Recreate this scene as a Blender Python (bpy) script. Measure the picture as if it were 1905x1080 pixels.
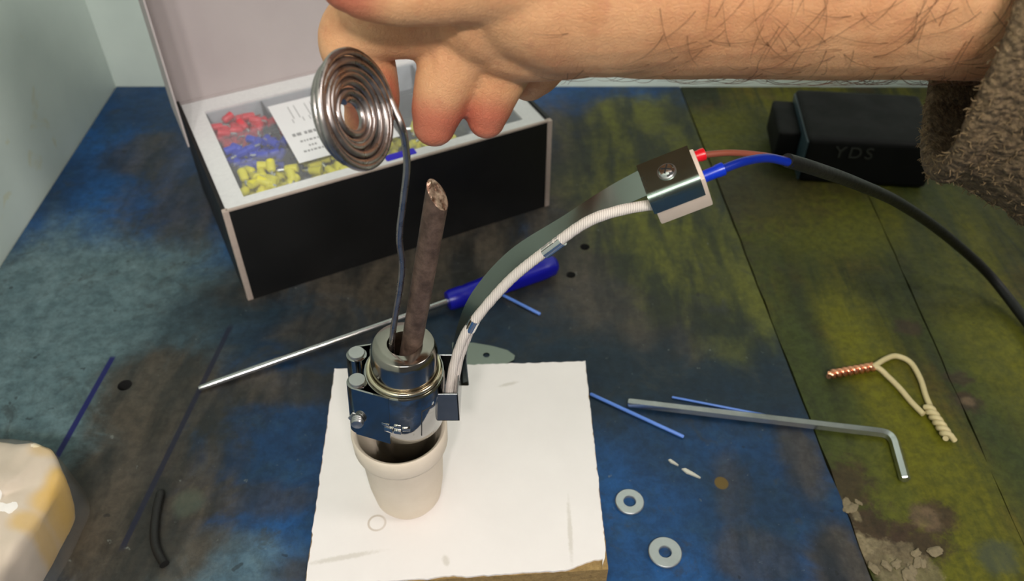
import bpy, bmesh, math, random
from mathutils import Vector, Matrix, noise
from mathutils.bvhtree import BVHTree
random.seed(7)
PI = math.pi
S = bpy.context.scene
C = S.collection
for o in list(bpy.data.objects): bpy.data.objects.remove(o)

# ---------------------------------------------------------------- camera, light, exposure
W, H, F, TH, CH = 1905, 1080, 1600.0, math.radians(43.5), 0.30
cd = bpy.data.cameras.new('camera'); cam = bpy.data.objects.new('camera', cd); C.objects.link(cam)
cam.location = (0, 0, CH); cam.rotation_euler = (PI/2 - TH, 0, 0)
cd.sensor_width = 36; cd.lens = 36*F/W; cd.clip_start = 0.01; cd.clip_end = 20
cd.dof.use_dof = True; cd.dof.focus_distance = 0.27; cd.dof.aperture_fstop = 18
S.camera = cam
S.view_settings.view_transform = 'Standard'; S.view_settings.look = 'None'
S.view_settings.gamma = 1; S.view_settings.use_curve_mapping = False
S.view_settings.exposure = 0.0
wd = bpy.data.worlds.new('room_light'); S.world = wd; wd.use_nodes = True
bg = wd.node_tree.nodes['Background']; bg.inputs[0].default_value = (1.0, 1.0, 0.97, 1); bg.inputs[1].default_value = 0.11
for k, (lx, ly, lz, le) in enumerate(((-0.05, -0.72, 1.12, 20), (0.11, -0.78, 1.15, 20), (0.27, -0.74, 1.12, 20), (1.25, -0.10, 1.30, 42))):  # three bulbs, then an added fill lamp that brightens the left wall
    ld = bpy.data.lights.new('bulb_and_fill', 'POINT'); ld.energy = le; ld.shadow_soft_size = 0.045 if k < 3 else 0.30; ld.color = (1.0, 0.94, 0.88)
    lo = bpy.data.objects.new('bulb_and_fill', ld); lo.location = (lx, ly, lz); C.objects.link(lo)

FW = Vector((0, math.cos(TH), -math.sin(TH))); RT = Vector((1, 0, 0)); UP = RT.cross(FW)
def _ray(x, y): return FW*F + RT*(x - W/2) - UP*(y - H/2)
def atz(x, y, z=0.0):                 # the point of height z seen at a pixel of the photograph
    d = _ray(x, y); return Vector((0, 0, CH)) + d*((z - CH)/d.z)
def aty(x, y, Y):                     # the point at distance Y seen at a pixel
    d = _ray(x, y); return Vector((0, 0, CH)) + d*(Y/d.y)

# ---------------------------------------------------------------- materials
class NT:
    def __init__(s, name):
        s.m = bpy.data.materials.new(name); s.m.use_nodes = True; s.t = s.m.node_tree
        s.b = s.t.nodes['Principled BSDF']; s.tc = s.t.nodes.new('ShaderNodeTexCoord'); s.co = s.tc.outputs['Object']
    def n(s, typ, **kw):
        x = s.t.nodes.new(typ)
        for k, v in kw.items(): setattr(x, k, v)
        return x
    def put(s, sock, v):
        if hasattr(v, 'is_output') or isinstance(v, bpy.types.NodeSocket): s.t.links.new(v, sock)
        else:
            if isinstance(v, (tuple, list)) and len(v) == 3 and sock.type == 'RGBA': v = (*v, 1)
            sock.default_value = v
    def math(s, op, a, b=0.0, c=None, clamp=False):
        x = s.n('ShaderNodeMath', operation=op, use_clamp=clamp); s.put(x.inputs[0], a); s.put(x.inputs[1], b)
        if c is not None: s.put(x.inputs[2], c)
        return x.outputs[0]
    def vm(s, op, a, b=(0, 0, 0), out=0):
        x = s.n('ShaderNodeVectorMath', operation=op); s.put(x.inputs[0], a); s.put(x.inputs[1], b); return x.outputs[out]
    def noise(s, scale, detail=4, rough=0.6, dist=0.0, co=None, w=None):
        x = s.n('ShaderNodeTexNoise'); s.put(x.inputs['Vector'], co or s.co)
        x.inputs['Scale'].default_value = scale; x.inputs['Detail'].default_value = detail
        x.inputs['Roughness'].default_value = rough; x.inputs['Distortion'].default_value = dist
        return x.outputs['Fac']
    def ramp(s, v, lo, hi, a=0.0, b=1.0):
        x = s.n('ShaderNodeMapRange', interpolation_type='SMOOTHSTEP'); s.put(x.inputs[0], v)
        for i, q in enumerate((lo, hi, a, b)): s.put(x.inputs[i+1], q)
        return x.outputs[0]
    def mix(s, f, a, b, mode='MIX'):
        x = s.n('ShaderNodeMix', data_type='RGBA', blend_type=mode); s.put(x.inputs[0], f); s.put(x.inputs[6], a); s.put(x.inputs[7], b)
        return x.outputs[2]
    def blob(s, c, rx, ry, nz=None, amp=0.5, soft=0.5, rot=0.0):   # a stain: a soft uneven patch of its own shape and place
        v = s.vm('SUBTRACT', s.co, tuple(c))
        if rot:
            r = s.n('ShaderNodeVectorRotate', rotation_type='Z_AXIS'); s.put(r.inputs['Vector'], v); r.inputs['Angle'].default_value = -rot; v = r.outputs[0]
        v = s.vm('MULTIPLY', v, (1/rx, 1/ry, 0))
        d = s.vm('LENGTH', v, out=1)
        if nz is not None: d = s.math('ADD', d, s.math('MULTIPLY', s.math('SUBTRACT', nz, 0.5), amp*2))
        return s.ramp(d, 1-soft, 1+soft, 1.0, 0.0)
    def line(s, a, b, w, soft=0.3):   # a ruled pen line from a to b
        a = Vector(a); b = Vector(b); d = (b-a); L = d.length; d.normalize(); p = Vector((-d.y, d.x, 0)); m = (a+b)/2
        v = s.vm('SUBTRACT', s.co, tuple(m))
        u = s.math('ABSOLUTE', s.vm('DOT_PRODUCT', v, tuple(d), out=1)); q = s.math('ABSOLUTE', s.vm('DOT_PRODUCT', v, tuple(p), out=1))
        return s.math('MULTIPLY', s.ramp(u, L/2*0.93, L/2, 1.0, 0.0), s.ramp(q, w*(1-soft), w*(1+soft), 1.0, 0.0))
    def stretch(s, sx, sy, sz=1.0, rot=0.0):
        x = s.n('ShaderNodeMapping'); s.put(x.inputs[0], s.co); x.inputs['Scale'].default_value = (sx, sy, sz); x.inputs['Rotation'].default_value = (0, 0, rot); return x.outputs[0]
    def bump(s, h, strength=0.3, dist=0.001):
        x = s.n('ShaderNodeBump'); x.inputs['Strength'].default_value = strength; x.inputs['Distance'].default_value = dist
        s.put(x.inputs['Height'], h); s.t.links.new(x.outputs[0], s.b.inputs['Normal'])
    def set(s, **kw):
        for k, v in kw.items(): s.put(s.b.inputs[k.replace('_', ' ')], v)
        return s.m
def lin(r, g, b):
    f = lambda c: ((c/255+0.055)/1.055)**2.4 if c > 10 else c/255/12.92
    return (f(r), f(g), f(b))
def simple(name, col, rough=0.5, metal=0.0, var=0.12, scale=120.0, bump=0.0, **kw):
    t = NT(name); nz = t.noise(scale)
    dark = tuple(c*(1-var) for c in col); lite = tuple(min(1, c*(1+var)) for c in col)
    t.set(Base_Color=t.mix(nz, dark, lite), Roughness=t.ramp(nz, 0.2, 0.8, max(0, rough*0.85), min(1, rough*1.15)), Metallic=metal)
    if bump: t.bump(t.noise(scale*4), bump, 0.0003)
    for k, v in kw.items(): t.put(t.b.inputs[k.replace('_', ' ')], v)
    return t.m
def clear(name, tint=(0.96, 0.97, 0.98), gloss=0.10, rough=0.12):   # thin clear film or plastic
    t = NT(name); tr = t.n('ShaderNodeBsdfTransparent'); tr.inputs[0].default_value = (*tint, 1)
    t.set(Base_Color=(0.75, 0.76, 0.78), Roughness=t.ramp(t.noise(90), 0.2, 0.8, rough*0.7, rough*1.3))
    mx = t.n('ShaderNodeMixShader'); mx.inputs[0].default_value = gloss
    t.t.links.new(tr.outputs[0], mx.inputs[1]); t.t.links.new(t.b.outputs[0], mx.inputs[2])
    t.t.links.new(mx.outputs[0], t.t.nodes['Material Output'].inputs[0]); return t.m

# ---------------------------------------------------------------- mesh helpers
class MB:
    def __init__(s): s.v = []; s.f = []; s.mi = []
    def add(s, vs, fs, mi=0, M=None):
        o = len(s.v); s.v += [tuple(M @ Vector(v)) if M else tuple(v) for v in vs]
        s.f += [tuple(i+o for i in f) for f in fs]; s.mi += [mi]*len(fs); return s
    def box(s, a, b, M=None, bev=0.0, mi=0, seg=2):
        bm = bmesh.new(); bmesh.ops.create_cube(bm, size=1)
        for v in bm.verts: v.co = Vector(((a[i]+b[i])/2 + v.co[i]*(b[i]-a[i]) for i in range(3)))
        if bev: bmesh.ops.bevel(bm, geom=bm.edges[:], offset=bev, segments=seg, profile=0.6, affect='EDGES')
        return s.bm(bm, M, mi)
    def bm(s, bm, M=None, mi=0):
        bm.verts.index_update(); s.add([v.co for v in bm.verts], [[v.index for v in f.verts] for f in bm.faces], mi, M); bm.free(); return s
    def tube(s, pts, rad, n=12, caps=True, mi=0, M=None, rot=0.0):
        pts = [Vector(p) for p in pts]; N = len(pts); rad = rad if isinstance(rad, (list, tuple)) else [rad]*N
        vs = []; fs = []; up = None
        for i, p in enumerate(pts):
            t = (pts[min(i+1, N-1)] - pts[max(i-1, 0)]).normalized()
            if up is None: up = t.orthogonal().normalized()
            up = (up - t*up.dot(t)).normalized(); sd = t.cross(up)
            for k in range(n):
                a = 2*PI*k/n + rot; vs.append(p + (up*math.cos(a) + sd*math.sin(a))*rad[i])
        for i in range(N-1):
            for k in range(n): fs.append((i*n+k, i*n+(k+1) % n, (i+1)*n+(k+1) % n, (i+1)*n+k))
        if caps: fs.append(tuple(range(n-1, -1, -1))); fs.append(tuple((N-1)*n+k for k in range(n)))
        return s.add(vs, fs, mi, M)
    def lathe(s, prof, n=48, mi=0, M=None, closed=False):
        vs = []; fs = []
        for r, z in prof:
            for k in range(n): a = 2*PI*k/n; vs.append((r*math.cos(a), r*math.sin(a), z))
        L = len(prof)
        for i in range(L if closed else L-1):
            j = (i+1) % L
            for k in range(n): fs.append((i*n+k, i*n+(k+1) % n, j*n+(k+1) % n, j*n+k))
        return s.add(vs, fs, mi, M)
    def prism(s, poly, z0, z1, holes=(), M=None, mi=0):
        bm = bmesh.new(); es = []
        for loop in [poly] + list(holes):
            vv = [bm.verts.new((p[0], p[1], z1)) for p in loop]
            es += [bm.edges.new((vv[i], vv[(i+1) % len(vv)])) for i in range(len(vv))]
        bmesh.ops.triangle_fill(bm, use_beauty=True, use_dissolve=False, edges=es, normal=(0, 0, 1))
        top = bm.faces[:]
        for f in top:
            if f.normal.z < 0: f.normal_flip()
        r = bmesh.ops.extrude_face_region(bm, geom=top)
        nv = [g for g in r['geom'] if isinstance(g, bmesh.types.BMVert)]
        # the extruded copy becomes the top, the old faces the bottom
        for v in bm.verts: v.co.z = z0
        for v in nv: v.co.z = z1
        bmesh.ops.recalc_face_normals(bm, faces=bm.faces[:])
        return s.bm(bm, M, mi)
    def mesh(s, name, mats, smooth=True, ang=35):
        me = bpy.data.meshes.new(name); me.from_pydata(s.v, [], s.f); me.update()
        for m in (mats if isinstance(mats, (list, tuple)) else [mats]): me.materials.append(m)
        me.polygons.foreach_set('material_index', s.mi)
        bm = bmesh.new(); bm.from_mesh(me); bmesh.ops.recalc_face_normals(bm, faces=bm.faces[:]); bm.to_mesh(me); bm.free()
        if smooth:
            me.polygons.foreach_set('use_smooth', [True]*len(me.polygons)); me.set_sharp_from_angle(angle=math.radians(ang))
        return me
    def build(s, name, mats, parent=None, smooth=True, ang=35):
        o = bpy.data.objects.new(name, s.mesh(name, mats, smooth, ang)); C.objects.link(o)
        if parent: o.parent = parent; o.matrix_parent_inverse = parent.matrix_basis.inverted()
        return o
def tag(o, label=None, cat=None, group=None, kind=None):
    for k, v in (('label', label), ('category', cat), ('group', group), ('kind', kind)):
        if v: o[k] = v
    return o
def thing(name, label, cat, loc, group=None):
    o = bpy.data.objects.new(name, None); o.empty_display_size = 0.01; o.location = loc; C.objects.link(o); return tag(o, label, cat, group)
def spline(pts, n=8):
    pts = [Vector(p) for p in pts]; out = []
    for i in range(len(pts)-1):
        p0 = pts[max(i-1, 0)]; p1 = pts[i]; p2 = pts[i+1]; p3 = pts[min(i+2, len(pts)-1)]
        for k in range(n):
            t = k/n; out.append(0.5*((2*p1) + (p2-p0)*t + (2*p0-5*p1+4*p2-p3)*t*t + (3*p1-p0-3*p2+p3)*t**3))
    out.append(pts[-1]); return out
def frame(o, x, y, z): return Matrix(((x.x, y.x, z.x, o.x), (x.y, y.y, z.y, o.y), (x.z, y.z, z.z, o.z), (0, 0, 0, 1)))
def axis_frame(o, z, hint=Vector((0, 1, 0))):
    z = z.normalized(); x = hint.cross(z).normalized(); return frame(o, x, z.cross(x), z)
def circle(cx, cy, r, n=20): return [(cx + r*math.cos(2*PI*k/n), cy + r*math.sin(2*PI*k/n)) for k in range(n)]

# ---------------------------------------------------------------- the setting: walls, floor, bench
t = NT('wall_paint'); n1 = t.noise(9, 5); n2 = t.noise(38, 3, 0.5, 1.2); n3 = t.noise(300, 2)
col = t.mix(t.ramp(n1, 0.3, 0.7), lin(194, 207, 200), lin(207, 219, 211))
col = t.mix(t.ramp(n2, 0.66, 0.74, 0, 0.55), col, lin(196, 196, 164))
t.set(Base_Color=col, Roughness=0.55); t.bump(n3, 0.15, 0.0005); WALL = t.m
FLOOR = simple('floor_concrete', lin(96, 92, 88), 0.8, scale=12)
WX, WY = -0.268, 0.517
def struct(name, mb, m): return tag(mb.build(name, m, smooth=False), kind='structure')
struct('wall_left', MB().box((WX-0.1, -1.2, -0.8), (WX, WY+0.1, 1.5)), WALL)
struct('wall_back', MB().box((WX, WY, -0.8), (1.6, WY+0.1, 1.5)), WALL)
struct('floor', MB().box((WX-0.1, -1.2, -0.9), (1.6, WY+0.1, -0.8)), FLOOR)

# blue paint on the main board, worn down to brown-grey wood in patches
t = NT('worn_blue_paint'); n1 = t.noise(22, 6, 0.65, 0.6); n2 = t.noise(70, 5, 0.7); n3 = t.noise(260, 3, 0.6); n4 = t.noise(7, 3)
stk = t.noise(60, 4, 0.6, 0.4, co=t.stretch(1.0, 0.28, 1, -0.25))
blue = t.mix(t.ramp(n4, 0.35, 0.68), lin(15, 40, 68), lin(25, 78, 134))
blue = t.mix(t.ramp(n2, 0.45, 0.75, 0, 0.45), blue, lin(40, 66, 82))
brown = t.mix(t.ramp(stk, 0.35, 0.68), lin(34, 34, 32), lin(70, 63, 54)); teal = t.mix(t.ramp(n2, 0.35, 0.7), lin(74, 95, 101), lin(94, 115, 120))
navy = t.mix(n2, lin(12, 24, 36), lin(24, 42, 54))
col = blue
for (x, y, rx, ry, am) in ((110, 590, .085, .065, 1), (60, 720, .075, .075, 1), (230, 640, .05, .06, .9), (330, 1050, .05, .014, .7), (480, 560, .05, .02, .6)):
    c = atz(x, y); col = t.mix(t.math('MULTIPLY', t.blob(c, rx, ry, n1, 0.6, 0.45), am), col, teal)
for (x, y, rx, ry, am) in ((960, 620, .10, .045, .85), (1250, 640, .075, .05, .85), (620, 560, .07, .045, .8), (320, 180, .05, .05, .55), (1150, 430, .09, .10, .6), (1420, 640, .05, .05, .8), (1050, 700, .06, .02, .7), (1380, 990, .02, .04, .55), (440, 620, .05, .03, .6)):
    c = atz(x, y); col = t.mix(t.math('MULTIPLY', t.blob(c, rx, ry, n1, 0.7, 0.5), am), col, navy)
for (x, y, rx, ry, am) in ((330, 740, .035, .032, .95), (250, 880, .035, .03, .95), (230, 990, .04, .022, .9), (150, 1000, .045, .03, .8), (335, 385, .034, .030, .8), (250, 290, .022, .02, .7), (330, 300, .02, .03, .5), (720, 520, .07, .022, .95), (880, 480, .07, .024, .95), (520, 720, .04, .010, .8),
                           (1150, 330, .07, .07, .9), (1050, 420, .06, .035, .95), (1200, 520, .07, .04, .85), (1490, 850, .010, .018, .8), (1400, 1030, .016, .010, .5), (1565, 1045, .010, .014, .9), (1360, 900, .008, .02, .4), (470, 930, .03, .008, .6), (560, 1060, .012, .008, .7), (1130, 260, .05, .05, .5), (620, 620, .03, .02, .7)):
    c = atz(x, y); col = t.mix(t.math('MULTIPLY', t.blob(c, rx, ry, n1, 1.3, 0.45), am), col, brown)
olive = t.mix(t.ramp(stk, 0.35, 0.65), lin(34, 40, 20), lin(84, 86, 20))
for (x, y, rx, ry, am) in ((1215, 262, .045, .055, .95), (1270, 380, .045, .05, .85), (1160, 350, .035, .05, .6), (1330, 500, .04, .035, .8), (1380, 590, .022, .03, .7), (1230, 470, .03, .04, .5)):
    c = atz(x, y); col = t.mix(t.math('MULTIPLY', t.blob(c, rx, ry, n1, 0.9, 0.4), am), col, olive)
fine = t.noise(190, 6, 0.75, 0.3); col = t.mix(0.75, col, t.mix(t.ramp(fine, 0.32, 0.68), (0.62, 0.62, 0.62), (1.3, 1.3, 1.28)), 'MULTIPLY')
col = t.mix(t.ramp(t.noise(48, 6, 0.7, 0.8), 0.55, 0.68, 0, 0.55), col, t.mix(n2, lin(30, 34, 34), lin(58, 60, 58)))
c = atz(1342, 898); col = t.mix(t.blob(c, .0028, .0030, n2, 0.1, 0.12), col, lin(92, 74, 34))
c = atz(350, 935); col = t.mix(t.math('MULTIPLY', t.blob(c, .006, .006, n2, 0.5, 0.4), 0.3), col, lin(84, 98, 84))
col = t.mix(t.ramp(n3, 0.68, 0.76, 0, 0.5), col, lin(120, 125, 120))
col = t.mix(t.ramp(t.noise(120, 2), 0.70, 0.74, 0, 0.6), col, lin(20, 22, 24))
col = t.mix(t.line(atz(212, 660), atz(95, 868), 0.0013), col, lin(20, 24, 84))
col = t.mix(t.math('MULTIPLY', t.line(atz(432, 600), atz(222, 1030), 0.0012), 0.85), col, lin(22, 24, 44))
t.set(Base_Color=col, Roughness=t.ramp(n1, 0.3, 0.7, 0.34, 0.6), Specular_IOR_Level=0.35); t.bump(t.math('ADD', n2, t.math('MULTIPLY', n3, 0.5)), 0.35, 0.0006); BLUE = t.m

# yellow-green stain on the side planks, with grain, knots and bare patches
t = NT('green_stained_wood'); n1 = t.noise(18, 5, 0.6, 0.5); n2 = t.noise(85, 5, 0.7); n3 = t.noise(420, 3)
gr = t.noise(1, 5, 0.6, 0.6, co=t.stretch(150, 11, 50, 0.06)); gw = t.noise(1, 3, 0.5, 0.3, co=t.stretch(34, 4, 10, 0.08))
col = t.mix(t.ramp(gw, 0.34, 0.64), lin(30, 35, 14), lin(84, 82, 8))
col = t.mix(t.ramp(n1, 0.5, 0.72, 0, 0.55), col, lin(84, 62, 26)); col = t.mix(t.ramp(gr, 0.45, 0.66, 0, 0.8), col, lin(26, 34, 16))
dg = t.mix(gr, lin(28, 34, 20), lin(66, 76, 26))
for (x, y, rx, ry, am, ro) in ((1545, 760, .017, .07, .85, .10), (1600, 930, .02, .045, .7, .15), (1300, 300, .05, .05, .7, 0), (1350, 420, .07, .05, .75, 0), (1880, 830, .016, .06, .7, .05), (1640, 300, .09, .05, .6, 0), (1750, 560, .03, .06, .4, 0)):
    c = atz(x, y); col = t.mix(t.math('MULTIPLY', t.blob(c, rx, ry, n1, 0.45, 0.45, ro), am), col, dg)
for (x, y, rx, ry, am, ro) in ((1330, 250, .03, .03, .6, 0), (1640, 700, .016, .05, .7, .2), (1760, 950, .03, .05, .45, .15), (1530, 420, .04, .03, .6, 0), (1860, 640, .025, .06, .5, .1)):
    c = atz(x, y); col = t.mix(t.math('MULTIPLY', t.blob(c, rx, ry, n1, 0.5, 0.5, ro), am), col, t.mix(n2, lin(82, 84, 8), lin(102, 98, 12)))
for (x, y, rx, ry, am) in ((1570, 900, .012, .012, .8), (1620, 1000, .016, .014, .9), (1740, 960, .008, .008, .9), (1800, 745, .006, .006, .9), (1690, 606, .006, .006, .8), (1780, 702, .006, .004, .8), (1700, 1010, .014, .008, .9), (1250, 480, .04, .05, .5), (1400, 360, .05, .03, .5)):
    c = atz(x, y); col = t.mix(t.math('MULTIPLY', t.blob(c, rx, ry, t.noise(130, 6, 0.75, 0.5), 1.5, 0.45), am), col, t.mix(n2, lin(36, 28, 20), lin(66, 48, 34)))
for (x, y, rx, ry) in ((1722, 962, .006, .006), (1802, 744, .003, .003)):
    c = atz(x, y); col = t.mix(t.math('MULTIPLY', t.blob(c, rx, ry, n2, 0.9, 0.4), 0.6), col, lin(104, 86, 66))
for (x, y, rx, ry, am, ro) in ((1650, 1060, .006, .018, .6, .35), (1705, 1055, .006, .012, .6, .5), (1586, 948, .002, .006, .8, .3), (1606, 1012, .005, .005, .9, .4)):
    c = atz(x, y); col = t.mix(t.math('MULTIPLY', t.blob(c, rx, ry, n2, 1.5, 0.25, ro), am), col, t.mix(n3, lin(84, 72, 50), lin(138, 126, 100)))
fine = t.noise(240, 6, 0.75, 0.3); col = t.mix(0.8, col, t.mix(t.ramp(fine, 0.32, 0.68), (0.6, 0.62, 0.6), (1.32, 1.3, 1.28)), 'MULTIPLY')
c = atz(1855, 1035); col = t.mix(t.math('MULTIPLY', t.blob(c, .007, .007, n2, 1.1, 0.5), 0.5), col, lin(54, 62, 60))
col = t.mix(t.ramp(n3, 0.66, 0.74, 0, 0.6), col, lin(22, 24, 14))
t.set(Base_Color=col, Roughness=t.ramp(n2, 0.3, 0.7, 0.45, 0.65), Specular_IOR_Level=0.3); t.bump(t.math('ADD', gr, n3), 0.4, 0.0006); GREEN = t.m
LEGW = simple('bench_leg_wood', lin(86, 66, 46), 0.7, scale=30)

bench = thing('workbench', 'worn blue and green painted wooden workbench top against the pale wall', 'workbench', (0, 0, 0))
Y0, Y1 = -0.22, WY-0.001
def seam(y): return 0.1288 + (0.2611 - y)*0.06          # the slightly skewed joint between blue board and green planks
def jag(xf, ya, yb, n=60, amp=0.0006, sd=0): return [(xf(y) + amp*(noise.noise((y*160, sd, 0.3)) + 0.6*noise.noise((y*500, sd, 2.3))), y) for y in (ya + (yb-ya)*k/n for k in range(n+1))]
holes = [circle(*atz(x, y).xy, r, 18) for x, y, r in ((232, 716, .0032), (1088, 459, .0026), (1062, 511, .0024))]
MB().prism([(WX+.001, Y1), (WX+.001, Y0)] + jag(lambda y: seam(y)-0.0004, Y0, Y1), -0.022, 0.0, holes).build('board', [BLUE, simple('hole_shade', (0.006, 0.006, 0.006), 0.9)], bench, smooth=False)
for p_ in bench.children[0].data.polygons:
    if abs(p_.normal.z) < .5 and any((p_.center.xy - Vector(h_[0])).length < .008 for h_ in holes): p_.material_index = 1  # hole walls coloured near-black to stand in for the shade inside
edges = [lambda y: seam(y)+0.0005, lambda y: 0.2005+(y-0.2582)*0.03, lambda y: 0.335, lambda y: 0.49, lambda y: 0.64]
for i in range(4):
    a, b = edges[i], edges[i+1]
    poly = jag((lambda y, a=a: a(y)+(0.0004 if i else 0)), Y1, Y0, sd=i+3) + jag((lambda y, b=b: b(y)-0.0004), Y0, Y1, sd=i+9)
    MB().prism(poly, -0.022, -0.0002 - 0.0003*(i % 2)).build('plank', GREEN, bench, smooth=False)
for x, y in ((WX+0.05, Y0+0.05), (0.58, Y0+0.05), (WX+0.05, Y1-0.05), (0.58, Y1-0.05)):
    MB().box((x-0.03, y-0.03, -0.8), (x+0.03, y+0.03, -0.022), bev=0.003).build('leg', LEGW, bench)

# ---------------------------------------------------------------- white board under the cup
t = NT('board_laminate'); n1 = t.noise(40, 4); n2 = t.noise(900, 2)
col = t.mix(n1, lin(222, 216, 214), lin(234, 228, 226)); ringc = atz(702, 976, 0.008)
d = t.vm('LENGTH', t.vm('MULTIPLY', t.vm('SUBTRACT', t.co, tuple(ringc)), (1, 1, 0)), out=1)
rm = t.math('MULTIPLY', t.ramp(t.math('ABSOLUTE', t.math('SUBTRACT', d, 0.0032)), 0.0002, 0.0006, 1, 0), t.ramp(n1, 0.35, 0.6, 0.2, 0.7))
col = t.mix(rm, col, lin(176, 158, 140))
for x, y, rx, ry, ro in ((946, 718, .004, .0008, .3), (1060, 990, .0008, .012, 0), (640, 1040, .012, .001, .2), (830, 1046, .0012, .002, .4)):
    col = t.mix(t.math('MULTIPLY', t.blob(atz(x, y, .008), rx, ry, n2, 0.5, 0.5, ro), 0.5), col, lin(186, 178, 166))
t.set(Base_Color=col, Roughness=0.42); t.bump(n1, 0.1, 0.0004); LAM = t.m
t = NT('board_core'); n1 = t.noise(500, 4, 0.7); t.set(Base_Color=t.mix(n1, lin(98, 74, 40), lin(176, 146, 92)), Roughness=0.9); t.bump(n1, 0.8, 0.001); CORE = t.m
TZ = 0.0095
cs = [atz(622, 685, TZ), atz(566, 1090, TZ), atz(1132, 1056, TZ), atz(1089, 671, TZ)]
bd = thing('white_board', 'white laminated square board with chipped edges under the ceramic cup', 'board', ((cs[0]+cs[2])/2).xy.to_3d())
def rim(inset, amp, sd):
    cen = sum(cs, Vector())/4; out = []
    for i in range(4):
        a, b = cs[i], cs[(i+1) % 4]; nrm = Vector(((b-a).y, -(b-a).x, 0)).normalized()
        for k in range(70):
            p = a.lerp(b, k/70); q = amp*(noise.noise((p.x*400, p.y*400, sd)) + 0.7*noise.noise((p.x*1300, p.y*1300, sd)))
            ch = 0.0
            if i == 1: ch = 0.0012*max(0, noise.noise((p.x*90, 3, sd))) + (0.0035*max(0, 1-abs(k-70)/9) if sd > 1 else 0)
            if i == 2: ch = 0.0020*max(0, 1-k/5) if sd > 1 else 0
            p = p - nrm*(inset + q + ch*(1 if sd > 1 else 0)); out.append((p.x, p.y))
    return out
MB().prism(rim(0.0, 0.0002, 0.5), 0.0, TZ-0.0009).build('core', CORE, bd, smooth=False)
MB().prism(rim(0.0002, 0.0004, 5.5), TZ-0.0009, TZ).build('white_face', LAM, bd, smooth=False)

# ---------------------------------------------------------------- ceramic cup
t = NT('ceramic'); n1 = t.noise(90, 4); t.set(Base_Color=t.mix(n1, lin(216, 200, 180), lin(232, 218, 200)), Roughness=0.75); t.bump(t.noise(500, 3), 0.2, 0.0004); CER = t.m
cup = Vector((-0.0404, 0.1895, TZ)); RZ = 0.0442
prof = [(0.0, 0.0), (0.0098, 0.0), (0.0113, 0.0008), (0.0127, 0.0035), (0.0140, 0.0130), (0.0150, 0.0325), (0.0152, 0.0335), (0.0166, 0.0348), (0.0170, 0.0360), (0.0172, RZ-0.001), (0.0166, RZ), (0.0156, RZ-0.0006), (0.0149, RZ-0.002), (0.0136, 0.026), (0.0100, 0.006), (0.0, 0.004)]
tag(MB().lathe(prof, 64).build('ceramic_cup', CER, ang=60), 'small beige ceramic cup with a thick stepped rim on the white board', 'cup').location = cup

# ---------------------------------------------------------------- steel crucible, heater, rod
STEEL = simple('polished_steel', (0.62, 0.60, 0.56), 0.10, 1.0, 0.05, 60)
t = NT('heat_tinted_steel'); n1 = t.noise(50, 3); t.set(Base_Color=t.mix(n1, (0.27, 0.25, 0.22), (0.38, 0.35, 0.31)), Roughness=t.ramp(n1, 0.3, 0.7, 0.13, 0.22), Metallic=1.0); TINT = t.m
MIRROR = simple('mirror_steel', (0.33, 0.33, 0.32), 0.06, 1.0, 0.03, 40)
GOLD = simple('straw_tinted_lip', (0.66, 0.58, 0.42), 0.18, 1.0, 0.06, 80)
GREYM = simple('dull_pin_steel', (0.46, 0.46, 0.46), 0.38, 1.0, 0.1, 300)
top = Vector((-0.0347, 0.1882, 0.0980)); ax = Vector((0.072, 0.0, 1.0)).normalized()
base = top - ax*0.072
HM = axis_frame(base, ax)                                    # heater frame: z runs up the tilted axis
tag(MB().lathe([(0.0, 0.0), (0.0095, 0.0), (0.0100, 0.0006), (0.0100, 0.022), (0.0107, 0.023), (0.0109, 0.0690), (0.0100, 0.0716), (0.0096, 0.0720), (0.0054, 0.0720), (0.0051, 0.0716), (0.0051, 0.012), (0.0, 0.010)], 72, M=HM).build('steel_crucible', TINT, ang=50),
    'bored steel crucible cylinder standing in the ceramic cup, clamped by the band heater', 'crucible')
hz0, hz1 = 0.0360, 0.0597
ht = thing('band_heater', 'mirror-bright band heater with curved arm clamped round the steel crucible', 'heater', base)
MB().lathe([(0.0112, hz0), (0.0130, hz0), (0.0134, hz0+0.0006), (0.0134, hz1-0.0006), (0.0130, hz1), (0.0112, hz1)], 80, M=HM, closed=True).build('band', MIRROR, ht, ang=50)
MB().lathe([(0.0117 + 0.0009*math.cos(a), hz1 + 0.0006 + 0.0009*math.sin(a)) for a in (2*PI*k/10 for k in range(10))], 80, M=HM, closed=True).build('lip_ring', GOLD, ht, ang=80)
IV = HM.inverted()
bz = hz1 + 0.0005
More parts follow.
